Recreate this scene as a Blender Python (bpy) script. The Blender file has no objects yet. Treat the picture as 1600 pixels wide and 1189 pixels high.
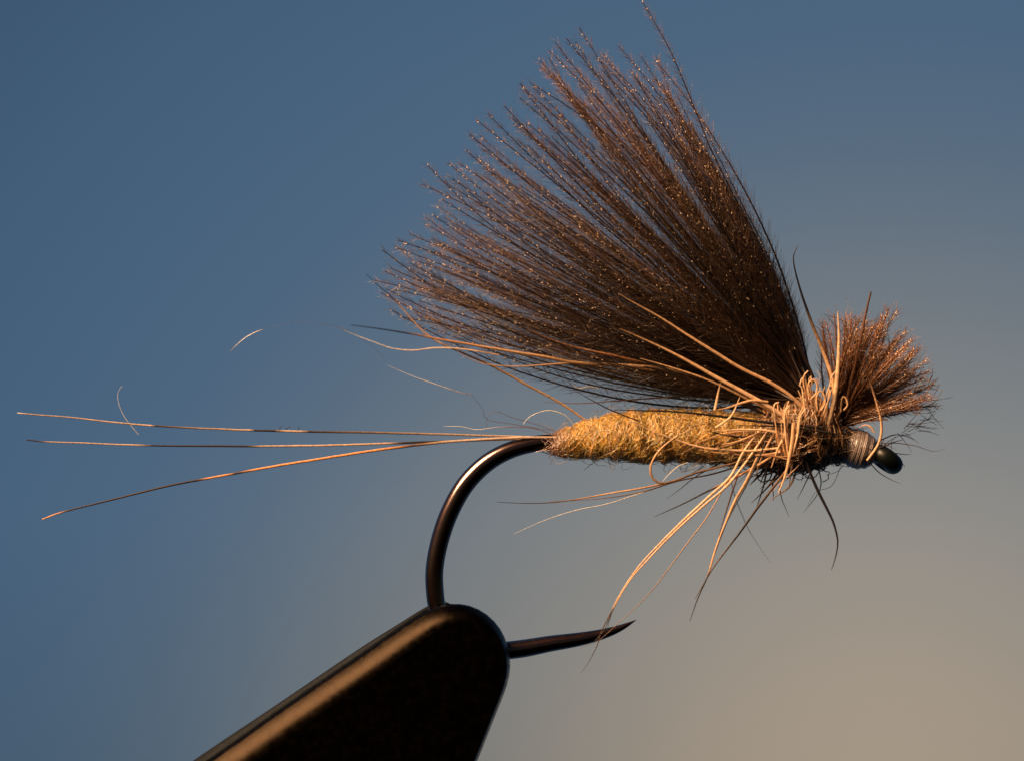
import bpy, math
import numpy as np
from mathutils import Vector

rng = np.random.default_rng(11)
SC = bpy.context.scene
COL = SC.collection
SC.unit_settings.system = 'METRIC'
SC.unit_settings.scale_length = 0.001          # one unit is about one millimetre

# ------------------------------------------------------------------ camera
D = 40.0
cam_d = bpy.data.cameras.new('camera')
cam = bpy.data.objects.new('camera', cam_d)
COL.objects.link(cam)
cam.location = (0, -D, 0)
cam.rotation_euler = (math.radians(90), 0, 0)
cam_d.sensor_width = 36
cam_d.lens = 36 * D / 16.0
cam_d.clip_start = 0.5
cam_d.clip_end = 2000
cam_d.dof.use_dof = True
cam_d.dof.focus_distance = D
cam_d.dof.aperture_fstop = 0.1
SC.camera = cam

# ------------------------------------------------------------------ sky
SUN = Vector((-0.66, -0.36, 0.66)).normalized()
w = bpy.data.worlds.new('World')
SC.world = w
w.use_nodes = True
nt = w.node_tree
nt.nodes.clear()
out = nt.nodes.new('ShaderNodeOutputWorld')
tc = nt.nodes.new('ShaderNodeTexCoord')
nish = nt.nodes.new('ShaderNodeTexSky')
nish.sky_type = 'NISHITA'
nish.sun_disc = False
nish.sun_elevation = math.asin(SUN.z)
nish.sun_rotation = math.atan2(SUN.x, SUN.y)
nish.air_density = 1.5
nbg = nt.nodes.new('ShaderNodeBackground')
nbg.inputs['Strength'].default_value = 0.0045
nt.links.new(nish.outputs['Color'], nbg.inputs['Color'])
nt.links.new(nbg.outputs[0], out.inputs['Surface'])


def lin(c):
    return tuple(((v / 255 + 0.055) / 1.055) ** 2.4 if v > 10 else v / 255 / 12.92 for v in c)


SKY = [(0.00, (180, 165, 147)), (0.15, (168, 157, 143)), (0.27, (144, 141, 136)), (0.37, (125, 129, 131)),
       (0.45, (112, 121, 129)), (0.55, (88, 108, 128)), (0.66, (75, 101, 127)), (0.80, (70, 97, 124)),
       (0.93, (62, 88, 115)), (1.0, (60, 86, 114))]
EXPO = 1.5
# the sky behind the fly: evening glow low on the right, fading to blue away from it
sm = bpy.data.materials.new('evening_sky'); sm.use_nodes = True
nt = sm.node_tree; nt.nodes.clear()
out = nt.nodes.new('ShaderNodeOutputMaterial')
geo = nt.nodes.new('ShaderNodeNewGeometry')
sub = nt.nodes.new('ShaderNodeVectorMath'); sub.operation = 'ADD'; sub.inputs[1].default_value = (0, D, 0)
nt.links.new(geo.outputs['Position'], sub.inputs[0])
nrmz = nt.nodes.new('ShaderNodeVectorMath'); nrmz.operation = 'NORMALIZE'
nt.links.new(sub.outputs[0], nrmz.inputs[0])
GD = Vector(((1390 - 800) / 100, D, (594.5 - 1370) / 100)).normalized()
dot = nt.nodes.new('ShaderNodeVectorMath'); dot.operation = 'DOT_PRODUCT'
nt.links.new(nrmz.outputs[0], dot.inputs[0])
dot.inputs[1].default_value = GD
ac = nt.nodes.new('ShaderNodeMath'); ac.operation = 'ARCCOSINE'
nt.links.new(dot.outputs['Value'], ac.inputs[0])
mr = nt.nodes.new('ShaderNodeMapRange')
mr.inputs['From Min'].default_value = 0.0
mr.inputs['From Max'].default_value = 0.5
nt.links.new(ac.outputs[0], mr.inputs['Value'])
ramp = nt.nodes.new('ShaderNodeValToRGB')
ramp.color_ramp.interpolation = 'B_SPLINE'
nt.links.new(mr.outputs[0], ramp.inputs['Fac'])
el = ramp.color_ramp.elements
el[0].position = 0; el[0].color = (*lin(SKY[0][1]), 1)
el[1].position = 1; el[1].color = (*lin(SKY[-1][1]), 1)
for p_, c_ in SKY[1:-1]:
    e_ = el.new(p_); e_.color = (*lin(c_), 1)
em = nt.nodes.new('ShaderNodeEmission'); em.inputs['Strength'].default_value = 2 ** -EXPO
sepz = nt.nodes.new('ShaderNodeSeparateXYZ'); nt.links.new(nrmz.outputs[0], sepz.inputs[0])
mz = nt.nodes.new('ShaderNodeMapRange')         # air thicker and duller towards the horizon
mz.inputs['From Min'].default_value = -0.05; mz.inputs['From Max'].default_value = -0.155
nt.links.new(sepz.outputs['Z'], mz.inputs['Value'])
mxz = nt.nodes.new('ShaderNodeMix'); mxz.data_type = 'RGBA'; mxz.blend_type = 'MULTIPLY'
nt.links.new(mz.outputs[0], mxz.inputs['Factor'])
nt.links.new(ramp.outputs['Color'], mxz.inputs[6]); mxz.inputs[7].default_value = (0.88, 0.845, 0.80, 1)
nt.links.new(mxz.outputs[2], em.inputs['Color'])
nt.links.new(em.outputs[0], out.inputs['Surface'])
sm.cycles.emission_sampling = 'NONE'
vs, fs = [], []
NA, NB, RS = 24, 48, 900.0
for i in range(NA + 1):
    th_ = math.radians(80) * i / NA
    for j in range(NB):
        ph_ = 2 * math.pi * j / NB
        vs.append((RS * math.sin(th_) * math.cos(ph_), RS * math.cos(th_) - D, RS * math.sin(th_) * math.sin(ph_)))
for i in range(NA):
    for j in range(NB):
        a_, b_ = i * NB + j, i * NB + (j + 1) % NB
        fs.append((a_, b_, b_ + NB, a_ + NB) if i else (a_, b_ + NB, a_ + NB))
sme = bpy.data.meshes.new('sky'); sme.from_pydata(vs, [], fs); sme.materials.append(sm)
sky = bpy.data.objects.new('sky', sme); COL.objects.link(sky)
sky['kind'] = 'structure'; sky['label'] = 'smooth blue sky turning warm grey at the lower right'

sd = bpy.data.lights.new('sun', 'SUN')
sd.energy = 5.0
sd.angle = math.radians(32)          # a low, hazed sun: broad highlights on the hook
sd.color = (1.0, 0.62, 0.34)
so = bpy.data.objects.new('sun', sd); COL.objects.link(so)
so.rotation_euler = (-SUN).to_track_quat('-Z', 'Y').to_euler()
so.location = SUN * 30

SC.view_settings.view_transform = 'Standard'
SC.view_settings.look = 'None'
SC.view_settings.exposure = EXPO
SC.view_settings.gamma = 1
SC.cycles.max_bounces = 8
SC.cycles.transparent_max_bounces = 8


# ------------------------------------------------------------------ helpers
def F(p, y=0.0):
    """photo point (x, y from the top left) placed at depth y: array (n,3)"""
    p = np.asarray(p, float)
    y = np.broadcast_to(np.asarray(y, float), p.shape[:-1])
    s = (D + y) / D
    return np.stack([(p[..., 0] - 800) / 100 * s, y, (594.5 - p[..., 1]) / 100 * s], -1)


def spline(pts, k):
    """Catmull-Rom through pts (m,d) resampled to k points, even in length"""
    P = np.asarray(pts, float)
    if len(P) == 2:
        t = np.linspace(0, 1, k)[:, None]
        return P[0] * (1 - t) + P[1] * t
    Q = np.vstack([2 * P[0] - P[1], P, 2 * P[-1] - P[-2]])
    o = []
    for i in range(1, len(Q) - 2):
        t = np.linspace(0, 1, 12, endpoint=False)[:, None]
        a, b, c, d = Q[i - 1], Q[i], Q[i + 1], Q[i + 2]
        o.append(0.5 * (2 * b + (c - a) * t + (2 * a - 5 * b + 4 * c - d) * t ** 2 + (3 * b - a - 3 * c + d) * t ** 3))
    o = np.vstack(o + [P[-1:]])
    L = np.r_[0, np.cumsum(np.linalg.norm(np.diff(o, axis=0), axis=1))]
    u = np.linspace(0, L[-1], k)
    return np.stack([np.interp(u, L, o[:, j]) for j in range(o.shape[1])], -1)


def norm(v):
    return v / np.maximum(np.linalg.norm(v, axis=-1, keepdims=True), 1e-9)


class Geo:
    def __init__(self):
        self.v, self.f, self.c, self.n = [], [], [], 0

    def add(self, v, f, c):
        v = np.asarray(v, float).reshape(-1, 3)
        c = np.broadcast_to(np.asarray(c, float), (len(v), 3))
        self.f.append(np.asarray(f, int) + self.n)
        self.v.append(v); self.c.append(c); self.n += len(v)

    def tubes(self, P, R, C, sides=3, flat=1.0, caps=False):
        """P (n,k,3) paths, R (n,k) radii, C colours broadcastable to (n,k,3)"""
        P = np.asarray(P, float)
        if P.ndim == 2:
            P = P[None]
        n, k, _ = P.shape
        R = np.broadcast_to(np.asarray(R, float), (n, k))
        C = np.broadcast_to(np.asarray(C, float), (n, k, 3))
        T = norm(np.gradient(P, axis=1))
        ref = np.zeros_like(T); ref[..., 1] = 1.0
        bad = np.abs(T[..., 1]) > 0.95
        if bad.any():
            allb = bad.any(axis=1)
            ref[allb] = (0.3, 0.2, 0.93)
        A = norm(np.cross(T, ref)); B = np.cross(T, A)
        a = np.arange(sides) * 2 * math.pi / sides + 0.3
        V = P[:, :, None] + R[:, :, None, None] * (A[:, :, None] * np.cos(a)[:, None] + flat * B[:, :, None] * np.sin(a)[:, None])
        CC = np.repeat(C[:, :, None], sides, 2)
        idx = np.arange(n * k * sides).reshape(n, k, sides)
        nx = np.roll(idx, -1, axis=2)
        q = np.stack([idx[:, :-1], nx[:, :-1], nx[:, 1:], idx[:, 1:]], -1).reshape(-1, 4)
        self.add(V, q, CC.reshape(-1, 3))

    def surf(self, V, C, closed_u=True):
        """V (a,b,3) grid, b closed round"""
        a, b, _ = V.shape
        idx = np.arange(a * b).reshape(a, b)
        if closed_u:
            nx = np.roll(idx, -1, axis=1)
            q = np.stack([idx[:-1], nx[:-1], nx[1:], idx[1:]], -1).reshape(-1, 4)
        else:
            q = np.stack([idx[:-1, :-1], idx[:-1, 1:], idx[1:, 1:], idx[1:, :-1]], -1).reshape(-1, 4)
        C = np.broadcast_to(np.asarray(C, float), (a, b, 3)).reshape(-1, 3)
        self.add(V, q, C)

    def build(self, name, mat, parent=None, smooth=True, stuff=False, label=None):
        v = np.vstack(self.v); f = np.vstack(self.f); c = np.vstack(self.c)
        me = bpy.data.meshes.new(name)
        me.vertices.add(len(v)); me.vertices.foreach_set('co', v.ravel())
        me.loops.add(f.size); me.loops.foreach_set('vertex_index', f.ravel())
        me.polygons.add(len(f))
        me.polygons.foreach_set('loop_start', np.arange(0, f.size, 4))
        me.polygons.foreach_set('loop_total', np.full(len(f), 4))
        me.update(calc_edges=True)
        at = me.color_attributes.new('pigment_glint', 'FLOAT_COLOR', 'POINT')
        at.data.foreach_set('color', np.c_[c, np.ones(len(c))].ravel())
        if smooth:
            me.polygons.foreach_set('use_smooth', np.ones(len(f), bool))
        me.materials.append(mat)
        o = bpy.data.objects.new(name, me); COL.objects.link(o)
        if parent:
            o.parent = parent
        if stuff:
            o['kind'] = 'stuff'
        if label:
            o['label'] = label
        return o


def thing(name, label, cat, loc=(0, 0, 0)):
    o = bpy.data.objects.new(name, None); COL.objects.link(o)
    o['label'] = label; o['category'] = cat
    o.empty_display_size = 0.5
    return o


def fibre_mat(name, rough=0.35, transl=0.25, spec=0.5, bump=0.0, sat=1.0):
    m = bpy.data.materials.new(name); m.use_nodes = True
    n = m.node_tree; n.nodes.clear()
    o = n.nodes.new('ShaderNodeOutputMaterial')
    a = n.nodes.new('ShaderNodeAttribute'); a.attribute_name = 'pigment_glint'
    b = n.nodes.new('ShaderNodeBsdfPrincipled')
    b.inputs['Roughness'].default_value = rough
    b.inputs['Specular IOR Level'].default_value = spec
    t = n.nodes.new('ShaderNodeBsdfTranslucent')
    tcn = n.nodes.new('ShaderNodeTexCoord')
    noi = n.nodes.new('ShaderNodeTexNoise'); noi.inputs['Scale'].default_value = 22
    noi.inputs['Detail'].default_value = 3
    n.links.new(tcn.outputs['Object'], noi.inputs['Vector'])
    mrn = n.nodes.new('ShaderNodeMapRange')
    mrn.inputs['From Min'].default_value = 0.3; mrn.inputs['From Max'].default_value = 0.7
    mrn.inputs['To Min'].default_value = 0.72; mrn.inputs['To Max'].default_value = 1.22
    n.links.new(noi.outputs['Fac'], mrn.inputs['Value'])
    mul = n.nodes.new('ShaderNodeVectorMath'); mul.operation = 'SCALE'
    n.links.new(a.outputs['Color'], mul.inputs[0]); n.links.new(mrn.outputs[0], mul.inputs['Scale'])
    mx = n.nodes.new('ShaderNodeMixShader'); mx.inputs['Fac'].default_value = transl
    n.links.new(mul.outputs[0], b.inputs['Base Color'])
    n.links.new(mul.outputs[0], t.inputs['Color'])
    n.links.new(b.outputs[0], mx.inputs[1]); n.links.new(t.outputs[0], mx.inputs[2])
    n.links.new(mx.outputs[0], o.inputs['Surface'])
    return m


def metal_mat(name, base, rough, metallic=1.0, coat=0.0, coat_rough=0.1, noise=0.0, nscale=8, bump=0.0, aniso=None):
    m = bpy.data.materials.new(name); m.use_nodes = True
    n = m.node_tree; b = n.nodes['Principled BSDF']
    b.inputs['Metallic'].default_value = metallic
    b.inputs['Coat Weight'].default_value = coat
    b.inputs['Coat Roughness'].default_value = coat_rough
    tcn = n.nodes.new('ShaderNodeTexCoord')
    mp = n.nodes.new('ShaderNodeMapping')
    n.links.new(tcn.outputs['Object'], mp.inputs['Vector'])
    if aniso:
        mp.inputs['Rotation'].default_value = aniso[0]; mp.inputs['Scale'].default_value = aniso[1]
    noi = n.nodes.new('ShaderNodeTexNoise'); noi.inputs['Scale'].default_value = nscale
    noi.inputs['Detail'].default_value = 6; noi.inputs['Roughness'].default_value = 0.65
    n.links.new(mp.outputs[0], noi.inputs['Vector'])
    mrn = n.nodes.new('ShaderNodeMapRange')
    mrn.inputs['From Min'].default_value = 0.3; mrn.inputs['From Max'].default_value = 0.7
    mrn.inputs['To Min'].default_value = 1 - noise; mrn.inputs['To Max'].default_value = 1 + noise
    n.links.new(noi.outputs['Fac'], mrn.inputs['Value'])
    mul = n.nodes.new('ShaderNodeVectorMath'); mul.operation = 'SCALE'
    mul.inputs[0].default_value = base
    n.links.new(mrn.outputs[0], mul.inputs['Scale'])
    n.links.new(mul.outputs[0], b.inputs['Base Color'])
    mr2 = n.nodes.new('ShaderNodeMath'); mr2.operation = 'MULTIPLY'; mr2.inputs[0].default_value = rough
    n.links.new(mrn.outputs[0], mr2.inputs[1]); n.links.new(mr2.outputs[0], b.inputs['Roughness'])
    if bump:
        bp = n.nodes.new('ShaderNodeBump'); bp.inputs['Strength'].default_value = bump
        bp.inputs['Distance'].default_value = 0.02
        n.links.new(noi.outputs['Fac'], bp.inputs['Height']); n.links.new(bp.outputs[0], b.inputs['Normal'])
    return m


M_HACKLE = fibre_mat('hackle_hair', 0.38, 0.22, 0.5)
M_BARB = fibre_mat('duck_down', 0.28, 0.22, 0.8)
M_DUB = fibre_mat('dubbing_fur', 0.22, 0.22, 1.0)
M_TAIL = fibre_mat('tail_feather', 0.4, 0.15, 0.5)
M_HOOK = metal_mat('bronzed_hook_steel', (0.020, 0.0055, 0.002), 0.34, 1.0, 1.0, 0.19, 0.12, 9)
M_HOOK.node_tree.nodes['Principled BSDF'].inputs['Coat IOR'].default_value = 1.75
M_EYE = metal_mat('black_hook_eye', (0.0025, 0.004, 0.0025), 0.42, 0.0, 0.0, 0.15, 0.2, 8)
M_EYE.node_tree.nodes['Principled BSDF'].inputs['Specular IOR Level'].default_value = 0.25
M_HEAD = fibre_mat('varnished_thread', 0.22, 0.0, 0.9)
M_JAW = metal_mat('black_vise_steel', (0.0072, 0.0050, 0.0033), 0.34, 1.0, 0, 0.1, 0.26, 9, 0.12)
M_FACE = metal_mat('black_vise_finish', (0.0016, 0.0013, 0.0011), 0.6, 0.0, 0, 0.1, 0.1, 3, 0.0)
M_FACE.node_tree.nodes['Principled BSDF'].inputs['Specular IOR Level'].default_value = 0.08
M_STEEL = metal_mat('ground_vise_steel', (0.9, 0.9, 0.92), 0.16, 1.0, 0, 0.1, 0.10, 6, 0.0)

TAN = np.array((0.64, 0.385, 0.205)); PALE = np.array((0.74, 0.51, 0.31)); ORG = np.array((0.60, 0.28, 0.11))
BLK = np.array((0.012, 0.009, 0.008)); BRN = np.array((0.10, 0.055, 0.035)); WHT = np.array((0.7, 0.66, 0.6))

# ------------------------------------------------------------------ the vise
vise = thing('tying_vise', 'blunt black metal vise jaws with brown upper edge, gripping the bend of the hook', 'vise')


def jaw(sil, inset, y_back, y_edge, y_front, mats, name, rim=7):
    S = spline(sil, 150)
    W = np.interp(np.linspace(0, 1, 150), *inset)
    t = norm(np.gradient(S, axis=0)); nrm = np.stack([-t[:, 1], t[:, 0]], -1)      # inward (to the right of travel)
    rings = [F(S, y_back), F(S, y_edge)]
    for j in range(1, rim + 1):
        a = j / rim * math.pi / 2
        q = j / rim
        yy = y_edge + (y_front - y_edge) * (1 - (1 - q) ** 1.75)
        rings.append(F(S + nrm * (W * q)[:, None], yy))
    g = Geo()
    V = np.stack(rings)
    g.surf(V, (0.1, 0.1, 0.1))
    nr = len(g.f[0])
    c = V[-1].mean(0)
    # the flat front as rings shrinking towards a centre line
    inner = [V[-1]]
    for s in (0.97, 0.6, 0.2, 0.0):
        inner.append(c + (V[-1] - c) * s)
    g.surf(np.stack(inner), (0.1, 0.1, 0.1))
    back = [V[0]] + [V[0].mean(0) + (V[0] - V[0].mean(0)) * s for s in (0.5, 0.0)]
    g.surf(np.stack(back), (0.1, 0.1, 0.1))
    o = g.build(name, mats[0], vise)
    o.data.materials.append(mats[1])
    mi = np.zeros(len(o.data.polygons), int)
    mi[nr:nr + 150 * 4] = 1
    o.data.polygons.foreach_set('material_index', mi)
    return o


SIL_F = [(-120, 1497), (100, 1345), (324, 1190), (440, 1108), (560, 1026), (620, 984), (655, 961), (682, 948), (706, 943),
         (730, 945), (752, 954), (772, 970), (787, 992), (795, 1018), (797, 1043), (791, 1073), (772, 1122), (745, 1190),
         (700, 1300), (620, 1480), (400, 1600), (0, 1620)]
INS_F = ([0, .24, .37, .41, .44, .465, .49, .52, 1], [48, 43, 39, 36, 29, 18, 8, 5, 5])
jaw(SIL_F, INS_F, -0.16, -0.90, -1.15, (M_JAW, M_JAW), 'jaw', rim=9)
SIL_R = [(-150, 1502), (90, 1335), (299, 1190), (430, 1102), (560, 1014), (625, 973), (662, 950), (690, 938), (706, 944),
         (728, 950), (745, 960), (762, 975), (775, 995), (783, 1018), (785, 1043), (780, 1073), (762, 1122), (735, 1190),
         (690, 1300), (610, 1480), (400, 1600), (0, 1620)]
jaw(SIL_R, ([0, 1], [2.0, 2.0]), 1.2, 0.18, 0.15, (M_FACE, M_STEEL), 'jaw', rim=2)

# ------------------------------------------------------------------ the fly
fly = thing('fishing_fly', 'fishing fly with fanned brown feather wing, yellow furry body and three long tail hairs', 'fishing fly')

# hook
hp = [(994, 968, 0.4), (975, 978, 4.2), (955, 986, 6.8), (930, 993, 9.0), (900, 999, 11), (860, 1005, 12.6), (815, 1013, 14),
      (775, 1016, 14), (735, 1009, 14), (705, 988, 14), (685, 955, 14), (679, 915, 14.2), (680, 880, 14.2), (689, 838, 14.4),
      (704, 797, 14.6), (727, 757, 14.6), (757, 726, 14.2), (790, 706, 13.6), (825, 695, 13), (865, 690, 12.5), (920, 689, 12), (1050, 684, 12),
      (1200, 684, 12), (1300, 690, 12), (1345, 700, 11)]
H = spline(hp, 150)
g = Geo()
g.tubes(F(H[:, :2], 0.0), H[:, 2] / 100, (0.1, 0.1, 0.1), 28)
hook = g.build('hook', M_HOOK, fly)
# hook eye: a ring seen nearly edge on
g = Geo()
cx = F(np.array([[1384, 717]]), 0.0)[0]
ax = norm(np.array([0.60, 0.10, 0.79])); u = norm(np.array([0.79, 0.0, -0.60])); v = np.cross(ax, u)
a = np.linspace(0, 2 * math.pi, 40, endpoint=False)
b = np.linspace(0, 2 * math.pi, 20, endpoint=False)
A_, B_ = np.meshgrid(a, b, indexing='ij')
rad = (u * np.cos(A_)[..., None] + v * np.sin(A_)[..., None])
V = cx + rad * (0.155 + 0.135 * np.cos(B_))[..., None] + ax * (0.145 * np.sin(B_))[..., None]
V = np.concatenate([V, V[:1]])
g.surf(V, (0.02, 0.02, 0.02))
g.build('hook_eye', M_EYE, fly)


# dubbed body
def prof(x, P):
    P = np.asarray(P, float)
    return np.interp(x, P[:, 0], P[:, 1]), np.interp(x, P[:, 0], P[:, 2])


BODY = [(867, 694, 8), (874, 693, 12), (886, 691, 15), (905, 688, 19), (950, 683, 26), (990, 681, 32), (1040, 680, 34),
        (1090, 682, 34), (1140, 684, 33), (1190, 686, 34), (1230, 686, 32)]


def lump(x, ph):
    return 1 + 0.05 * np.sin(x / 5.6 + ph * 1.0) + 0.05 * np.sin(x / 4.3 + 2 * ph + 1.7) + 0.03 * np.sin(x / 23. + 3 * ph)


xs = np.linspace(867, 1230, 160); ph = np.linspace(0, 2 * math.pi, 48, endpoint=False)
X_, P_ = np.meshgrid(xs, ph, indexing='ij')
cy, rr = prof(X_, BODY)
R_ = rr * lump(X_, P_) * 0.93
V = np.stack([(X_ - 800) / 100, -R_ / 100 * np.cos(P_), (594.5 - cy) / 100 + R_ / 100 * np.sin(P_)], -1)
core = np.array((0.66, 0.43, 0.10)) * (0.8 + 0.35 * rng.random((160, 48, 1)))
g = Geo(); g.surf(V, core)
body = g.build('body', M_DUB, fly)


def body_fuzz(n, k, sl, r_px, lift, curl, name, cols, xlim=(870, 1225), parent=None, scale=.95):
    x0 = rng.uniform(*xlim, n); p0 = rng.uniform(0, 2 * math.pi, n)
    L = rng.uniform(*sl, n)
    ang = rng.normal(0.0, 0.55, n) + np.where(rng.random(n) < .5, 0, math.pi) + 1.35      # mostly wrapped round
    t = np.linspace(0, 1, k)
    c1 = rng.normal(0, curl, (n, 1)); c2 = rng.uniform(0, 6.28, (n, 1))
    dx = np.cos(ang)[:, None] * L[:, None] * t + c1 * L[:, None] * .35 * np.sin(t * 5 + c2)
    X = x0[:, None] + dx
    Xc = np.clip(X, BODY[0][0], BODY[-1][0])
    cy, r = prof(Xc, BODY)
    dp = np.sin(ang)[:, None] * L[:, None] * t / np.maximum(r, 14)
    PH = p0[:, None] + dp
    up = rng.uniform(0, 1, (n, 1)) ** 2 * lift
    rr = r * lump(Xc, PH) * scale + 0.8 + up * np.sin(t * math.pi * rng.uniform(.5, 1.0, (n, 1))) + rng.uniform(0, 4, (n, 1))
    P = np.stack([(X - 800) / 100, -rr / 100 * np.cos(PH), (594.5 - cy) / 100 + rr / 100 * np.sin(PH)], -1)
    rad = r_px / 100 * rng.uniform(.7, 1.3, (n, 1)) * (1 - 0.55 * t ** 2)
    ci = rng.integers(0, len(cols), n)
    C = np.asarray(cols)[ci][:, None] * rng.uniform(.75, 1.25, (n, 1, 1))
    tail = np.clip((898 - X) / 30, 0, 1)[..., None]
    C = C * (1 - tail) + np.array((0.40, 0.24, 0.17)) * tail
    g = Geo(); g.tubes(P, rad, C, 3)
    return g.build(name, M_DUB, parent or body, stuff=True)


YEL = [(0.90, 0.52, 0.10), (0.95, 0.70, 0.22), (0.75, 0.50, 0.09), (0.90, 0.50, 0.12), (0.62, 0.44, 0.12), (0.95, 0.80, 0.45), (0.7, 0.40, 0.2)]
body_fuzz(15000, 6, (12, 38), 0.46, 9, 0.6, 'dubbing_fibres', YEL)
body_fuzz(420, 9, (18, 55), 0.35, 24, 1.0, 'loose_fuzz', [(0.5, 0.36, 0.12), (0.6, 0.45, 0.25), (0.3, 0.25, 0.12)])

body_fuzz(900, 5, (6, 20), 0.6, 6, 0.4, 'glint_fibres', [(0.98, 0.90, 0.62), (0.98, 0.80, 0.42)], scale=1.0)  # pale short fibres, their light colour painting glints on the body

# thorax: the dark wound base under the hackle
TH = [(1170, 686, 30), (1200, 684, 38), (1235, 680, 46), (1262, 672, 52), (1285, 678, 40), (1305, 688, 27), (1318, 692, 20)]
xs = np.linspace(1170, 1318, 70)
X_, P_ = np.meshgrid(xs, ph, indexing='ij')
cy, rr = prof(X_, TH)
R_ = rr * lump(X_, P_ * 2) * (0.92 + 0.1 * rng.random(X_.shape))
V = np.stack([(X_ - 800) / 100, -R_ / 100 * np.cos(P_) * .85, (594.5 - cy) / 100 + R_ / 100 * np.sin(P_)], -1)
g = Geo(); g.surf(V, np.array((0.10, 0.05, 0.028)) * (0.6 + 0.9 * rng.random((70, 48, 1))))
thorax = g.build('thorax', M_DUB, fly)

# wound hackle stubs, bands and loops round the thorax
def stubs(n):
    k = 8; t = np.linspace(0, 1, k)
    x0 = rng.uniform(1185, 1300, (n, 1)); p0 = rng.uniform(-2.2, 2.4, (n, 1))
    L = rng.uniform(22, 75, (n, 1)); ang = rng.normal(1.5, .55, (n, 1)) * np.where(rng.random((n, 1)) < .5, 1, -1)
    X = x0 + np.cos(ang) * L * t + rng.normal(0, 3, (n, 1)) * np.sin(3 * t)
    cy, r = prof(np.clip(X, 1172, 1316), TH)
    PH = p0 + np.sin(ang) * L * t / r
    rr = r * 1.0 + rng.uniform(0, 9, (n, 1)) + rng.uniform(0, 10, (n, 1)) * np.sin(t * math.pi)
    P = np.stack([(X - 800) / 100, -rr / 100 * np.cos(PH) * .85, (594.5 - cy) / 100 + rr / 100 * np.sin(PH)], -1)
    cols = np.array([(0.50, 0.24, 0.09), (0.55, 0.32, 0.15), (0.30, 0.13, 0.05), (0.09, 0.045, 0.025), (0.20, 0.09, 0.04)])
    C = cols[rng.integers(0, 5, n)][:, None] * rng.uniform(.7, 1.2, (n, 1, 1))
    g = Geo(); g.tubes(P, rng.uniform(.7, 2.1, (n, 1)) / 100 * (1 - .4 * t), C, 5)
    return g.build('hackle_windings', M_HACKLE, thorax, stuff=True)


stubs(380)
_b, BODY = BODY, TH


body_fuzz(2600, 6, (12, 44), 0.55, 12, 0.8, 'thorax_fur', [(0.30, 0.13, 0.05), (0.12, 0.06, 0.03), (0.5, 0.27, 0.12), (0.62, 0.40, 0.2), (0.05, 0.03, 0.02)], (1172, 1314), thorax, 1.02)
BODY = _b


def fibre(name, pts, w, cols, y=(0, 0), parent=None, mat=None, sides=7, k=None, label=None, tip=0.15, root=0.8, wob=0.0):
    """pts listed tip first. w: widest width in photo pixels. cols: list of (t, colour) with t from the tip"""
    pts = np.asarray(pts, float)
    k = k or max(14, int(np.linalg.norm(np.diff(pts, axis=0), axis=1).sum() / 9))
    S = spline(pts, k); t = np.linspace(0, 1, k)
    if wob:
        S = S + np.cumsum(rng.normal(0, wob, S.shape), 0) * np.sin(t * math.pi)[:, None]
    yy = y[0] + (y[1] - y[0]) * t
    P = F(S, yy)
    r = w / 240 * (tip + (1 - tip) * np.clip(t / 0.75, 0, 1) ** 0.85) * (1 - (1 - root) * np.clip((t - .5) / .5, 0, 1))
    ts = [c[0] for c in cols]; cc = np.array([c[1] for c in cols])
    C = np.stack([np.interp(t, ts, cc[:, j]) for j in range(3)], -1)
    g = Geo(); g.tubes(P, r, C, sides, flat=.5)
    return g.build(name, mat or M_HACKLE, parent or fly, label=label)


tan = [(0, TAN), (1, TAN)]; tip_d = [(0, BLK), (.22, BLK), (.34, TAN), (1, TAN)]; dark = [(0, BLK), (1, BLK * 1.6)]
half = [(0, BLK), (.42, BLK), (.6, ORG), (1, TAN)]; brn = [(0, BRN), (1, BRN * 1.4)]; wht = [(0, WHT), (1, WHT)]

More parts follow.
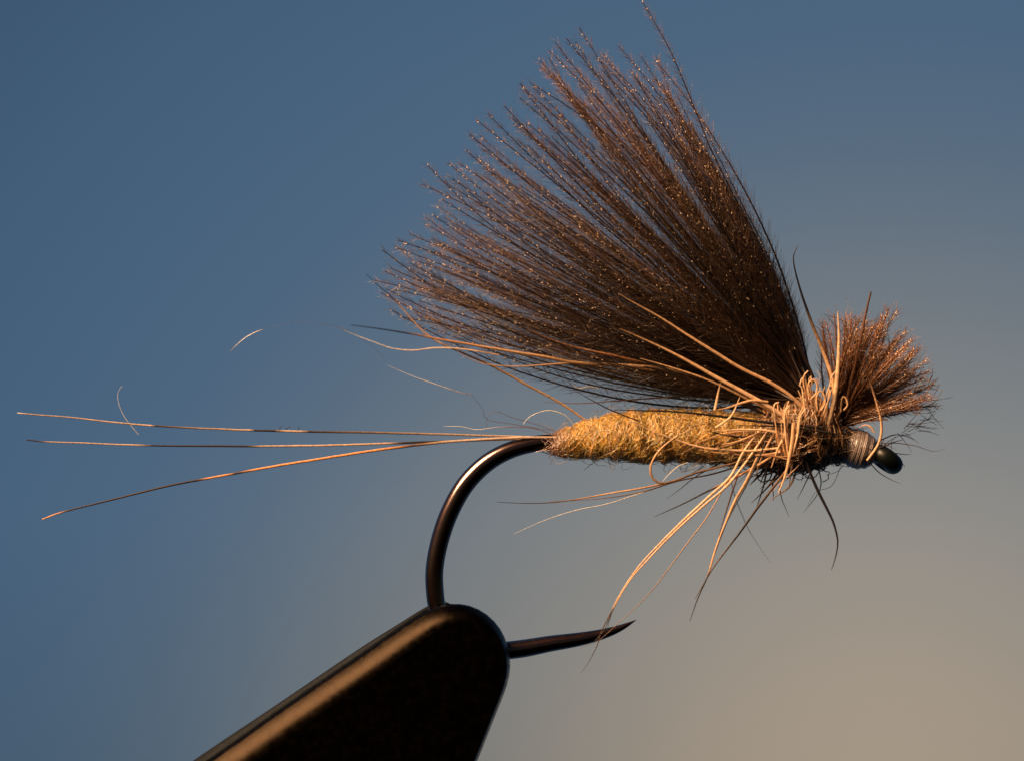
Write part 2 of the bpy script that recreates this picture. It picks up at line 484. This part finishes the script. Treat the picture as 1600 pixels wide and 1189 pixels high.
HK = [
    # over the wing
    ([(966, 458), (985, 470), (1030, 495), (1072, 522), (1120, 552), (1160, 576), (1205, 598), (1240, 622), (1266, 650)], 7.5, [(0, TAN * .6), (.3, TAN), (1, TAN)], (-.75, -.42)),
    ([(968, 514), (990, 523), (1051, 552), (1115, 588), (1157, 611), (1195, 632), (1232, 656), (1250, 680)], 9, [(0, TAN * .5), (.3, TAN), (1, PALE)], (-.6, -.45)),
    ([(1000, 560), (1050, 575), (1110, 596), (1160, 620), (1215, 648)], 5, tan, (-.5, -.4)),
    # tan ones under the wing, left
    ([(572, 428), (590, 446), (610, 462), (638, 492), (664, 520), (690, 538), (722, 552), (775, 575), (826, 603), (873, 628), (915, 656)], 5, [(0, BLK), (.14, BLK), (.2, TAN), (.38, TAN), (.45, BLK), (.55, BRN), (.68, TAN * .7), (1, TAN)], (-.9, -.4)),
    ([(548, 508), (600, 515), (650, 523), (690, 531), (732, 538), (796, 549), (860, 560), (902, 568), (980, 572), (1051, 579), (1120, 600)], 7.5, [(0, BLK), (.15, BLK), (.22, ORG), (.4, TAN), (1, TAN * .8)], (-1.3, -.1)),
    ([(525, 511), (556, 524), (580, 533), (613, 544), (647, 547), (681, 543), (720, 545), (780, 555)], 3, [(0, BRN), (.15, WHT), (1, TAN)], (-.8, -.8)),
    ([(700, 536), (725, 556), (758, 569), (809, 573), (860, 570), (902, 567), (945, 570), (1050, 584), (1110, 604)], 4.4, [(0, TAN), (1, TAN)], (-1.1, 0)),
    ([(822, 515), (860, 530), (900, 543), (960, 556), (1060, 580)], 5, [(0, ORG), (1, ORG)], (-1.0, 0)),
    ([(850, 628), (902, 630), (966, 626), (1051, 620), (1115, 618), (1200, 640)], 4, [(0, BRN * 1.8), (1, BRN * 1.2)], (-.1, 0)),
    ([(896, 609), (930, 628), (962, 644), (1000, 658)], 3, dark, (-.3, -.42)),
    ([(985, 602), (1030, 598), (1080, 603), (1160, 625)], 2.6, dark, (.2, .1)),
    ([(985, 592), (1060, 602), (1120, 618), (1200, 650)], 2.6, dark, (.4, .1)),
    ([(1000, 610), (1060, 606), (1110, 612), (1190, 645)], 3, brn, (.3, .1)),
    ([(940, 600), (1010, 612), (1080, 622), (1180, 650)], 2.4, dark, (.5, .1)),
    ([(830, 469), (880, 492), (930, 519), (1000, 558), (1060, 585), (1110, 608), (1180, 640)], 6, dark, (-.55, -.3)),
    ([(1010, 575), (1070, 590), (1130, 612), (1200, 650)], 5, dark, (-.45, -.3)),
    # across the body
    ([(960, 640), (992, 641), (1052, 643), (1107, 648), (1162, 655), (1204, 660), (1286, 668)], 6.5, dark, (-.42, -.62)),
    ([(1150, 664), (1190, 665), (1231, 667), (1300, 676)], 4.5, dark, (-.55, -.64)),
    ([(966, 646), (1003, 666), (1052, 685), (1094, 698), (1130, 702), (1175, 704), (1215, 700)], 5, [(0, TAN * .8), (1, PALE)], (-.45, -.55)),
    ([(1090, 702), (1130, 708), (1184, 711), (1225, 705)], 4.4, tan, (-.42, -.55)),
    ([(1082, 668), (1052, 685), (1030, 704), (1017, 726), (1018, 745), (1032, 755), (1050, 752)], 5, [(0, PALE), (.5, TAN), (1, BRN)], (-.5, -.5)),
    ([(1126, 598), (1121, 620), (1117, 641)], 6, [(0, TAN * .7), (1, PALE)], (-.6, -.6)),
    ([(1114, 642), (1140, 636), (1172, 626), (1200, 628)], 6, tan, (-.6, -.5)),
    ([(1156, 620), (1146, 644), (1136, 656), (1118, 668)], 5, [(0, PALE), (1, PALE)], (-.55, -.6)),
    ([(1114, 673), (1150, 671), (1195, 672), (1230, 680)], 5, [(0, PALE), (1, PALE)], (-.58, -.55)),
    ([(1162, 650), (1163, 680), (1160, 705)], 5, tan, (-.5, -.5)),
    # hanging down, left
    ([(776, 784), (830, 786), (880, 783), (940, 773), (1000, 763), (1050, 752), (1090, 738), (1150, 722), (1210, 700)], 4.6, [(0, BLK), (.22, BRN), (.4, TAN), (.7, BRN * 1.3), (1, TAN)], (-.2, -.3)),
    ([(860, 783), (930, 779), (1000, 768), (1060, 750), (1120, 738), (1190, 715)], 3.2, [(0, BRN * 2), (1, BRN)], (-.1, -.1)),
    ([(802, 834), (850, 813), (900, 797), (950, 787), (1000, 771), (1060, 750), (1100, 728)], 2.2, wht, (0, -.1)),
    ([(1022, 807), (1060, 790), (1100, 770), (1150, 745), (1185, 726), (1225, 700)], 5.4, half, (-.5, -.5)),
    ([(1040, 780), (1062, 764), (1087, 744), (1130, 720)], 2.6, dark, (-.2, -.2)),
    ([(930, 1000), (945, 982), (962, 940), (992, 892), (1020, 860), (1060, 820), (1106, 777), (1141, 745), (1162, 705), (1190, 668)], 5.4, [(0, BLK), (.09, BLK), (.14, TAN), (1, PALE)], (-.75, -.5)),
    ([(948, 985), (958, 952), (985, 905), (1018, 868), (1058, 827), (1102, 787), (1138, 756), (1170, 715), (1200, 672)], 5.0, [(0, BLK), (.07, BLK), (.14, TAN), (1, PALE)], (-.8, -.5)),
    ([(908, 1051), (922, 1030), (934, 1005), (940, 985), (958, 950)], 2.4, [(0, BLK), (1, BRN)], (-.78, -.8)),
    ([(905, 1012), (935, 1000), (966, 973), (1010, 932), (1045, 888), (1080, 840), (1106, 805), (1132, 760), (1165, 700)], 2.6, [(0, BRN), (.4, TAN * .5), (1, TAN)], (-.5, -.4)),
    ([(1078, 970), (1090, 935), (1106, 899), (1118, 860), (1132, 822), (1150, 780), (1166, 752), (1190, 700)], 6, [(0, BLK), (.25, BLK), (.31, TAN), (1, TAN * .9)], (-.6, -.5)),
    ([(1118, 860), (1128, 832), (1147, 790), (1176, 735), (1196, 690)], 3.6, dark, (-.62, -.6)),
    ([(1121, 850), (1128, 820), (1142, 775), (1152, 745), (1165, 715)], 4, brn, (-.4, -.4)),
    ([(1086, 935), (1115, 886), (1150, 840), (1185, 792), (1215, 753), (1238, 722)], 5.5, [(0, BRN), (.3, BRN), (.45, BLK), (.8, BRN), (1, ORG)], (-.3, -.4)),
    ([(1299, 890), (1305, 872), (1309, 846), (1303, 818), (1292, 794), (1278, 766), (1266, 738), (1258, 716)], 6.5, dark, (-.5, -.45)),
    ([(1205, 880), (1185, 852), (1165, 818), (1148, 775), (1140, 740)], 1.6, brn, (1.4, .6)),
    ([(1216, 770), (1226, 745), (1232, 722), (1238, 690), (1240, 660)], 8.5, [(0, PALE), (.5, TAN), (1, TAN)], (-.65, -.6)),
    ([(1205, 730), (1216, 700), (1226, 680), (1232, 650)], 7, tan, (-.62, -.6)),
    ([(1180, 745), (1188, 720), (1200, 695), (1216, 668)], 6, [(0, BRN), (1, TAN)], (-.5, -.5)),
    # upright ones
    ([(1247, 384), (1241, 396), (1240, 410), (1248, 444), (1268, 504), (1289, 558), (1302, 600), (1304, 640)], 8, [(0, BLK), (.4, BLK), (.6, TAN * .5), (.75, TAN), (1, TAN)], (-.1, -.3)),
    ([(1309, 487), (1311, 531), (1309, 582), (1303, 627), (1290, 676)], 11, [(0, PALE), (1, PALE)], (-.5, -.42)),
    ([(1338, 540), (1345, 566), (1359, 595), (1369, 625), (1376, 650), (1378, 672), (1372, 695), (1355, 719)], 5.5, [(0, BRN), (.3, BRN), (.5, TAN), (1, PALE)], (-.7, -.36)),
    ([(1342, 668), (1351, 664), (1360, 667), (1366, 675)], 4, tan, (-.38, -.38)),
    # round the eye
    ([(1421, 682), (1400, 679), (1378, 687), (1362, 694)], 3, dark, (-.2, -.2)),
    ([(1413, 686), (1398, 690), (1372, 700)], 3, dark, (-.25, -.2)),
    ([(1425, 710), (1408, 709), (1385, 706), (1365, 700)], 3, dark, (-.2, -.2)),
    ([(1414, 729), (1406, 718), (1395, 706), (1372, 698)], 4, dark, (-.15, -.2)),
    ([(1407, 755), (1392, 749), (1374, 738), (1357, 720), (1345, 708)], 2.6, dark, (-.3, -.2)),
    ([(1479, 700), (1459, 705), (1431, 696), (1402, 692), (1372, 692)], 1.8, brn, (-.2, -.1)),
]
for pts, wd, cols, y in HK:
    fibre('hackle_fibre', pts, wd, cols, y, wob=0.12)
# random hackle fibres swept back round the thorax, each its own
for i in range(46):
    x1 = rng.uniform(1195, 1285); a0 = rng.uniform(0, 1)
    if a0 < .55:      # swept back along the body sides
        L = rng.uniform(60, 150); a = math.radians(rng.uniform(165, 205))
        y1 = rng.uniform(655, 720); yy = rng.choice([-1, 1]) * rng.uniform(.35, .6)
    else:
        L = rng.uniform(40, 95); a = math.radians(rng.uniform(205, 262))
        y1 = rng.uniform(700, 728); yy = rng.uniform(-.5, .5)
    d = np.array([math.cos(a), -math.sin(a)])
    p1 = np.array([x1, y1]); p0 = p1 + d * L; m = (p0 + p1) / 2 + np.array([-d[1], d[0]]) * rng.normal(0, 7)
    c = [tan, half, dark, brn, tip_d][rng.integers(0, 5)]
    fibre('hackle_fibre', [p0, m, p1], rng.uniform(2.2, 5), c, (yy * 1.25, yy), wob=.3)
# two sheaves of hackle stubs standing over the thorax, tops bent over
for (xa, xb, yb, yt, xt0, xt1, yy, nn) in [(1214, 1246, 712, 636, 1204, 1256, -.6, 20), (1262, 1288, 672, 592, 1258, 1300, -.46, 18)]:
    for q in range(nn):
        u0 = rng.random(); x0 = xa + (xb - xa) * u0 + rng.normal(0, 3); x1 = xt0 + (xt1 - xt0) * u0 + rng.normal(0, 5)
        y0 = yb + rng.uniform(-16, 8); y1 = yt + rng.uniform(-5, 26); hk = rng.choice([-1, 1]) * rng.uniform(4, 11)
        hk2 = rng.random() < .12
        pts = ([(x1 + hk, y1 + rng.uniform(3, 14)), (x1 + hk * .5, y1 - 1)] if hk2 else [(x1 + hk * .8, y1 - rng.uniform(2, 14))]) + [(x1, y1 + 3), ((x0 + x1) / 2 + rng.normal(0, 2.5), (y0 + y1) / 2), (x0, y0)]
        dy = rng.uniform(-.06, .06)
        fibre('hackle_fibre', pts, rng.uniform(1.2, 4.2), [(0, PALE), (.5, [TAN, PALE, ORG][q % 3]), (1, [ORG, TAN, BRN * 2][q % 3])], (yy + dy, yy + .04 + dy), tip=.65)
for cxl, cyl, s_, y in [(1320, 628, 9, -.38), (1270, 604, 12, -.5), (1283, 622, 12, -.52)]:
    tx = rng.normal(0, 5)
    pts = np.array([(cxl - s_ * .5, cyl + s_ * 1.6), (cxl - s_ * .55, cyl), (cxl - s_ * .2, cyl - s_ * .8), (cxl + s_ * .4, cyl - s_ * .4), (cxl + s_ * .5, cyl + s_ * .6), (cxl + tx * .2, cyl + s_ * 1.5)])
    fibre('hackle_fibre', pts + rng.normal(0, 1, (6, 2)), 4, tan, (y, y), tip=.7)
# thread tangle under the thorax
for i in range(16):
    c0 = np.array([rng.uniform(1170, 1290), rng.uniform(722, 742)])
    t = np.linspace(0, rng.uniform(3, 6), 9); s = rng.uniform(6, 20)
    pts = c0 + np.stack([np.cos(t + i) * s * (1 + .2 * np.sin(3 * t)), np.sin(t + i) * s * .55 + rng.normal(0, 1.5, 9)], -1)
    fibre('loose_thread', pts, rng.uniform(1.4, 2.8), [(0, BRN * .8), (1, BLK * 3)], (rng.uniform(-.4, .4),) * 2, tip=.8)


# ------------------------------------------------------------------ down barbs
def barb(g, path, w, n_bule, bl, col_stem, col_b, spread=0.75, glint=.25, bw=.42, tipf=.45, base=1.0):
    """one barb of a down feather: stem and its many fine barbules. path (k,3)"""
    k = len(path)
    t = np.linspace(0, 1, k)
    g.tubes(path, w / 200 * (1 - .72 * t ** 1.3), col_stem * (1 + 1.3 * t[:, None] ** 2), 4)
    T = norm(np.gradient(path, axis=0))
    s = np.clip(np.linspace(0.10, .995, n_bule) + rng.normal(0, .004, n_bule), .02, .998)
    P0 = np.stack([np.interp(s, t, path[:, j]) for j in range(3)], -1)
    Td = norm(np.stack([np.interp(s, t, T[:, j]) for j in range(3)], -1))
    ref = np.array([0, 1.0, 0.05]); A = norm(np.cross(Td, ref)); B = np.cross(Td, A)
    side = np.where(np.arange(n_bule) % 2 == 0, 1, -1)
    az = rng.normal(0, spread, n_bule)
    out_ = A * (side * np.cos(az))[:, None] + B * np.sin(az)[:, None]
    L = rng.uniform(*bl, n_bule) / 100 * (1 - (1 - tipf) * s ** 3)
    el_ = rng.uniform(.38, .85, n_bule)
    d1 = norm(out_ * np.sin(el_)[:, None] + Td * np.cos(el_)[:, None])
    d2 = norm(d1 + Td * rng.uniform(-.1, .8, n_bule)[:, None] + rng.normal(0, .2, (n_bule, 3)))
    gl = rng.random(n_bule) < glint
    P1 = P0 + d1 * (L * .5)[:, None]; P2 = P1 + d2 * (L * .5)[:, None]
    PP = np.stack([P0, P1, P2], 1)
    r = bw / 100 * np.array([1.0, 0.9, .45]) * rng.uniform(.7, 1.25, (n_bule, 1))
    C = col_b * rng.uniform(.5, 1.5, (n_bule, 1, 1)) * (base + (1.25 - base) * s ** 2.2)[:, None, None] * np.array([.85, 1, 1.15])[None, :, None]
    if gl.any():  # pale beads along the stem: highlights put in as colour
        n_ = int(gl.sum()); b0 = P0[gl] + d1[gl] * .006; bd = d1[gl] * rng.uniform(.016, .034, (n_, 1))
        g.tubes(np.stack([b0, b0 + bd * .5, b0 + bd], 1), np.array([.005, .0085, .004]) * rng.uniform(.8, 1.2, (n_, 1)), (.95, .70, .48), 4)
    g.tubes(PP, r, C, 3)


def bez(p0, p1, p2, k):
    t = np.linspace(0, 1, k)[:, None]
    return (1 - t) ** 2 * p0 + 2 * t * (1 - t) * p1 + t ** 2 * p2


TIPS = [(1004, 4), (1001, 88), (966, 72), (905, 44), (899, 66), (886, 62), (867, 66), (858, 80), (842, 93), (848, 106), (813, 131), (828, 130),
        (788, 166), (800, 185), (762, 178), (745, 188), (733, 210), (728, 235), (752, 232), (700, 255), (668, 258), (716, 285), (659, 288),
        (690, 312), (665, 340), (705, 350), (640, 366), (676, 378), (598, 391), (617, 386), (640, 420), (584, 438), (655, 470), (604, 452),
        (650, 492), (672, 512), (728, 376), (770, 300), (840, 200), (940, 110)]
TIPS = np.array(TIPS, float)
ROOT_R = np.array([1266., 592.]); ROOT_L = np.array([1226., 630.])
C0 = np.array([1250., 606.])


def angf(p):
    a = np.arctan2(-(p[..., 1] - C0[1]), -(p[..., 0] - C0[0]))      # 0 = to the left, rising
    a0, a1 = math.atan2(606 - 512, 1250 - 672), math.atan2(602, 246)
    return (a1 - a) / (a1 - a0)          # 0 at the tall right edge, 1 at the low left edge


# root bundle of the wing
g = Geo()
for i in range(130):
    f = rng.random()
    tip = TIPS[rng.integers(0, len(TIPS))] + rng.normal(0, 20, 2)
    f = float(np.clip(angf(tip), 0, 1))
    r0 = ROOT_R * (1 - f) + ROOT_L * f + rng.normal(0, 5, 2)
    p = r0 + (tip - r0) * rng.uniform(.22, .42)
    pt = bez(np.r_[F(r0, rng.normal(0, .1))], F((r0 + p) / 2 + rng.normal(0, 3, 2), rng.normal(0, .15)), F(p, rng.normal(0, .3)), 7)
    g.tubes(pt, np.linspace(.032, .012, 7), (0.03, 0.016, 0.010), 4)
wing = g.build('wing', M_BARB, fly)

# outer envelope: largest reach for a direction
order = np.argsort(angf(TIPS)); fa = angf(TIPS)[order]; ra = np.linalg.norm(TIPS - C0, axis=1)[order]


def reach(f):
    m = np.abs(fa - f) < .06
    return ra[m].max() if m.any() else np.interp(f, fa, ra)


barbs = [(t_, 0) for t_ in TIPS]
a0, a1 = math.atan2(606 - 512, 1250 - 672), math.atan2(602, 246)
CL = rng.uniform(.0, 1, 19)
NB_ = 182
for i in range(NB_):
    f = (i + rng.random()) / NB_
    if rng.random() < .12:
        f = float(np.clip(CL[rng.integers(0, len(CL))] + rng.normal(0, .02), .01, .99))
    f = f ** 1.12 if f < .5 else f
    a = a1 - f * (a1 - a0)
    rr_ = reach(f) * (0.99 - abs(rng.normal(0, .19)))
    if f < .14:
        rr_ *= rng.uniform(.68, .95)
    if rng.random() < .12:
        rr_ *= rng.uniform(.5, .8)
    barbs.append((C0 + rr_ * np.array([-math.cos(a), -math.sin(a)]), 1))
EDGE = [[(1266, 592), (1225, 470), (1178, 360), (1128, 262), (1087, 170), (1047, 78), (1004, 4)],
        [(1268, 592), (1247, 530), (1212, 440), (1170, 352), (1120, 272), (1072, 196)],
        [(1262, 594), (1216, 470), (1162, 360), (1104, 255), (1046, 158), (1001, 88)],
        [(1262, 594), (1208, 474), (1152, 368), (1092, 250), (1030, 150), (966, 72)],
        [(1266, 592), (1238, 500), (1200, 404), (1160, 322), (1118, 236), (1096, 186)],
        [(1264, 592), (1230, 490), (1184, 388), (1134, 290), (1086, 206), (1058, 150)],
        [(1262, 594), (1222, 484), (1168, 376), (1118, 282), (1066, 186), (1034, 132)],
        [(1268, 592), (1246, 524), (1208, 430), (1172, 352), (1136, 290)],
        [(1266, 592), (1244, 516), (1206, 420), (1160, 335), (1120, 270)],
        [(1262, 594), (1214, 484), (1150, 366), (1090, 262), (1036, 170), (990, 120)],
        [(1260, 596), (1200, 470), (1130, 350), (1065, 240), (1000, 150), (940, 90)]]
for e_ in EDGE:
    barbs.append((np.array(e_[-1], float), np.array(e_, float)))
barbs = barbs[3:]
for tip, kind in barbs:
    f = float(np.clip(angf(tip), 0, 1))
    r0 = ROOT_R * (1 - f) + ROOT_L * f + rng.normal(0, 4, 2)
    Ld = np.linalg.norm(tip - r0); d = (tip - r0) / Ld
    nrm = np.array([-d[1], d[0]])          # towards the right edge
    bul = ((.5 - f) * 2 * (.026 if f < .2 else .045 if f < .8 else .03) + rng.normal(0, .03)) * Ld
    mid = (r0 + tip) / 2 + nrm * bul * 2 * .8 + d * rng.normal(0, .03) * Ld
    if rng.random() < .12:
        mid = mid + nrm * rng.normal(0, .08) * Ld
    yt = rng.normal(0.12, .75) if isinstance(kind, int) and kind == 1 else rng.normal(0, .45)
    yt = float(np.clip(yt, -1.3, 1.5))
    path = bez(F(r0, rng.normal(0, .12)), F(mid, yt * .62), F(tip, yt), 22)
    if not isinstance(kind, int):
        path = F(spline(kind, 22), np.linspace(0, yt, 22))
    path[1:-1] += np.cumsum(rng.normal(0, .0045, (20, 3)), 0) * np.sin(np.linspace(0, math.pi, 20))[:, None]
    tone = rng.uniform(.45, 1.35)
    warm = rng.random()
    cs = np.array((0.020, 0.010, 0.006)) * tone
    cb = (np.array((0.20, 0.098, 0.052)) * warm + np.array((0.16, 0.112, 0.082)) * (1 - warm)) * tone
    g = Geo()
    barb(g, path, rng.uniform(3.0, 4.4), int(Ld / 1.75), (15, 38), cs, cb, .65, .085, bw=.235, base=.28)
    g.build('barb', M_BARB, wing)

# head tuft: clipped butts of the same feather
TT = [(1284, 503), (1303, 492), (1322, 497), (1340, 500), (1388, 482), (1402, 487), (1415, 518), (1436, 545), (1448, 562), (1452, 580),
      (1460, 600), (1440, 612), (1464, 634), (1425, 530), (1378, 495), (1445, 590), (1456, 622)]
TT = np.array(TT, float)
g = Geo()
for i in range(60):
    tip = TT[rng.integers(4, len(TT))] + rng.normal(0, 12, 2)
    r0 = np.array([1312., 656.]) + rng.normal(0, 6, 2); p = r0 + (tip - r0) * rng.uniform(.3, .6)
    pt = bez(F(r0, rng.normal(0, .08)), F((r0 + p) / 2 + rng.normal(0, 3, 2), rng.normal(0, .1)), F(p, rng.normal(0, .2)), 6)
    g.tubes(pt, np.linspace(.03, .012, 6), (0.10, 0.045, 0.02), 4)
tuft = g.build('head_tuft', M_BARB, fly)
tb = [(t_, 0) for t_ in TT]
CT = np.array([1310., 655.])
while len(tb) < 78:
    a = math.radians(rng.uniform(6, 88)) if rng.random() < .85 else math.radians(rng.uniform(75, 103))
    dd = np.array([math.cos(a), -math.sin(a)])
    env = np.interp(math.degrees(a), [5, 20, 35, 50, 65, 80, 103], [150, 150, 160, 165, 165, 160, 150])
    tb.append((CT + dd * env * rng.uniform(.74, .99), 1))
for tip, kind in tb:
    r0 = CT + rng.normal(0, 6, 2)
    Ld = np.linalg.norm(tip - r0); d = (tip - r0) / Ld
    mid = (r0 + tip) / 2 + np.array([-d[1], d[0]]) * rng.normal(0, .05) * Ld
    yt = float(np.clip(rng.normal(0, .35), -.8, .8))
    path = bez(F(r0, rng.normal(0, .1)), F(mid, yt * .7), F(tip, yt), 12)
    tone = rng.uniform(.75, 1.4)
    g = Geo()
    thin = tip[0] < 1345
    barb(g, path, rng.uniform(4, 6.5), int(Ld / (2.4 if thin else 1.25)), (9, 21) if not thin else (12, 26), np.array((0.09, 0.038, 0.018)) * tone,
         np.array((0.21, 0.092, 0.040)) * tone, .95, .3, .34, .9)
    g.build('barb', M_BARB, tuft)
fibre('bare_stem', [(1361, 456), (1355, 480), (1347, 520), (1336, 570), (1322, 630)], 6.5, [(0, BRN), (.5, (0.18, .08, .04)), (1, (0.18, .08, .04))], (-.35, -.2), parent=tuft, tip=.5)
# long loose barbules round the tuft
g = Geo()
n = 110
a = np.radians(rng.uniform(-35, 95, n)); rr_ = rng.uniform(.78, 1.0, n) * np.interp(np.degrees(a), [-35, 0, 20, 95], [70, 145, 152, 165])
b0 = CT + np.stack([np.cos(a), -np.sin(a)], -1) * rr_[:, None]
a2 = a + rng.normal(0, .9, n); LL = rng.uniform(14, 42, n)
P = []
for i in range(n):
    d = np.array([math.cos(a2[i]), -math.sin(a2[i])])
    y = rng.normal(0, .3)
    P.append(bez(F(b0[i], y), F(b0[i] + d * LL[i] * .5 + rng.normal(0, 3.5, 2), y), F(b0[i] + d * LL[i], y + rng.normal(0, .1)), 7))
g.tubes(np.array(P), np.linspace(.0065, .0025, 7), (0.09, 0.06, 0.045), 3)
g.build('loose_barbules', M_BARB, tuft, stuff=True)

# ------------------------------------------------------------------ head of varnished thread
hd0 = np.array([1286., 688.]); hd1 = np.array([1372., 712.])
k = 90; t = np.linspace(0, 1, k)
rad = np.interp(t, [0, .12, .28, .42, .55, .7, .84, .93, 1], [19, 20, 20, 25, 30, 30, 25, 17, 8]) / 100
ax2 = norm(hd1 - hd0); up2 = np.array([ax2[1], -ax2[0]])
P_c = hd0 + (hd1 - hd0) * t[:, None] + up2 * (np.sin(t * math.pi) * 2)[:, None]
rad = rad * (1 + .010 * np.sin(t * 170) + .012 * rng.normal(size=k))
C = np.stack([np.interp(t, [0, .3, .5, 1], [.04, .06, .26, .22]), np.interp(t, [0, .3, .5, 1], [.027, .045, .205, .165]), np.interp(t, [0, .3, .5, 1], [.025, .04, .185, .145])], -1)
g = Geo(); g.tubes(F(P_c, 0), rad, C, 40)
head = g.build('head', M_HEAD, fly)
# turns of thread lying on it
t2 = np.linspace(.34, .93, 1500); turns = 25
r2 = np.interp(t2, t, rad) + .002 + .004 * np.sin(t2 * 63)
th = t2 * 2 * math.pi * turns / .59
cpt = F(hd0 + (hd1 - hd0) * t2[:, None] + up2 * (np.sin(t2 * math.pi) * 2)[:, None], 0)
u3 = np.array([up2[0], 0, -up2[1]])
helix = cpt + u3 * (np.cos(th) * r2)[:, None] + np.array([0, 1, 0]) * (np.sin(th) * r2)[:, None]
g = Geo(); g.tubes(helix, .0045, (0.30, 0.235, 0.21), 5)
g.build('thread', M_HEAD, head)
t2 = np.linspace(.02, .33, 500)
r2 = np.interp(t2, t, rad) + .008; th = t2 * 2 * math.pi * 7 / .31
cpt = F(hd0 + (hd1 - hd0) * t2[:, None], 0)
helix = cpt + u3 * (np.cos(th) * r2)[:, None] + np.array([0, 1, 0]) * (np.sin(th) * r2)[:, None]
g = Geo(); g.tubes(helix, .016, (0.12, 0.08, 0.065), 5)
g.build('thread', M_HEAD, head)

# ------------------------------------------------------------------ tails
DK = np.array((0.035, 0.022, 0.018)); TP = np.array((0.50, 0.36, 0.27))


def bands(x0, x1, lst):
    o = []
    for i, (x, c) in enumerate(lst):
        sh = 0 if i in (0, len(lst) - 1) else (-5 if i % 2 else 5)
        o.append(((x + sh - x0) / (x1 - x0), c))
    o.sort(key=lambda q: q[0])
    return o


fibre('tail_fibre', [(27, 645), (60, 648), (110, 652), (200, 662), (300, 668), (440, 673), (600, 676), (750, 680), (872, 684)], 4.6,
      bands(27, 872, [(27, WHT), (45, TP * .7), (235, TP), (247, DK), (392, DK), (400, TP), (436, TP), (440, DK), (474, DK), (480, TP), (872, TP)]), (-.1, -.1), mat=M_TAIL, k=110, tip=.5, wob=.1)
fibre('tail_fibre', [(42, 687), (75, 690), (130, 692), (200, 695), (300, 697), (430, 697), (540, 695), (680, 690), (800, 686), (875, 685)], 4.6,
      bands(42, 875, [(42, DK), (68, DK), (72, TP * .8), (215, TP), (232, DK), (395, DK), (410, TP), (610, TP), (620, DK), (690, DK), (700, TP), (875, TP)]), (0, -.05), mat=M_TAIL, k=110, tip=.5, wob=.1)
fibre('tail_fibre', [(66, 811), (100, 799), (180, 779), (260, 759), (330, 746), (400, 733), (500, 716), (600, 701), (700, 690), (800, 684), (875, 683)], 5.4,
      bands(66, 875, [(66, ORG), (95, ORG), (100, DK), (320, DK), (326, ORG * 1.1), (362, ORG), (366, DK), (385, BRN), (395, ORG * 1.1), (600, ORG * 1.1), (640, BRN), (720, TP), (875, TP)]), (-.25, -.1), mat=M_TAIL, k=110, tip=.5, wob=.1)
# hairs on the upper tail
for x in (436, 447, 465):
    fibre('tail_barbule', [(x + rng.uniform(2, 9), 663 + rng.uniform(0, 3)), (x + 2, 668), (x, 673)], 1.8, dark, (-.1, -.1))

# ------------------------------------------------------------------ stray fibres
for pts, wd, c, y in [
    ([(191, 603), (184, 614), (186, 632), (194, 650), (205, 665), (217, 679)], 1.2, wht, .35),
    ([(358, 552), (368, 541), (382, 529), (398, 520), (411, 515)], 1.6, [(0, BRN), (.4, WHT), (.8, WHT), (1, BRN)], .6),
    ([(415, 514), (455, 504), (500, 506), (540, 515), (580, 540), (600, 560)], .5, [(0, BRN * 1.5), (1, BRN)], .7),
    ([(604, 570), (640, 586), (680, 600), (715, 612), (737, 617)], 1.5, [(0, WHT * .6), (.5, WHT), (1, BRN * 2)], .3),
    ([(737, 617), (755, 640), (760, 655), (800, 662), (860, 672)], 1.2, brn, .2),
    ([(693, 666), (720, 666), (745, 671), (780, 667), (830, 668), (868, 680)], 1.6, [(0, WHT), (.3, WHT), (.6, BRN * 2), (1, BRN)], .1),
    ([(818, 662), (826, 652), (842, 644), (860, 641), (882, 648), (894, 660), (900, 675)], 2.0, wht, -.2),
    ([(760, 668), (762, 650), (775, 642), (800, 652), (830, 660), (872, 675)], 1.2, brn, .1),
    ([(893, 600), (905, 607), (918, 604), (935, 606)], 2.4, wht, -.1),
    ([(893, 618), (890, 600), (900, 588), (925, 596), (945, 606), (950, 620), (940, 632)], 1.1, brn, .1),
    ([(1035, 752), (1046, 740), (1060, 728), (1075, 722)], 2.0, wht, -.45),
    ([(1290, 742), (1310, 735), (1322, 718), (1316, 705), (1300, 702)], 1.6, brn, 0),
    ([(1262, 790), (1275, 768), (1300, 758), (1316, 722)], 1.2, brn, .1),
]:
    fibre('stray_fibre', pts, wd, c, (y, y * .8), tip=.4, sides=4)
for i in range(26):      # fine curled strays off the body
    x = rng.uniform(870, 1200); s = rng.choice([-1, 1], p=[.35, .65])
    cy, r = prof(np.array([x]), BODY); y0 = cy[0] + s * r[0] * .8
    t = np.linspace(0, 1, 7); L = rng.uniform(12, 42); a = rng.normal(0, .8)
    pts = np.stack([x + L * t * math.sin(a) + 6 * np.sin(t * 5 + i), y0 + s * L * .8 * np.sin(t * 2.0) + 3 * np.cos(t * 6 + i)], -1)
    fibre('stray_fibre', pts[::-1], rng.uniform(.9, 1.5), [(0, (.35, .25, .12)), (1, (.3, .2, .1))], (rng.uniform(-.3, .3),) * 2, tip=.5, sides=3)
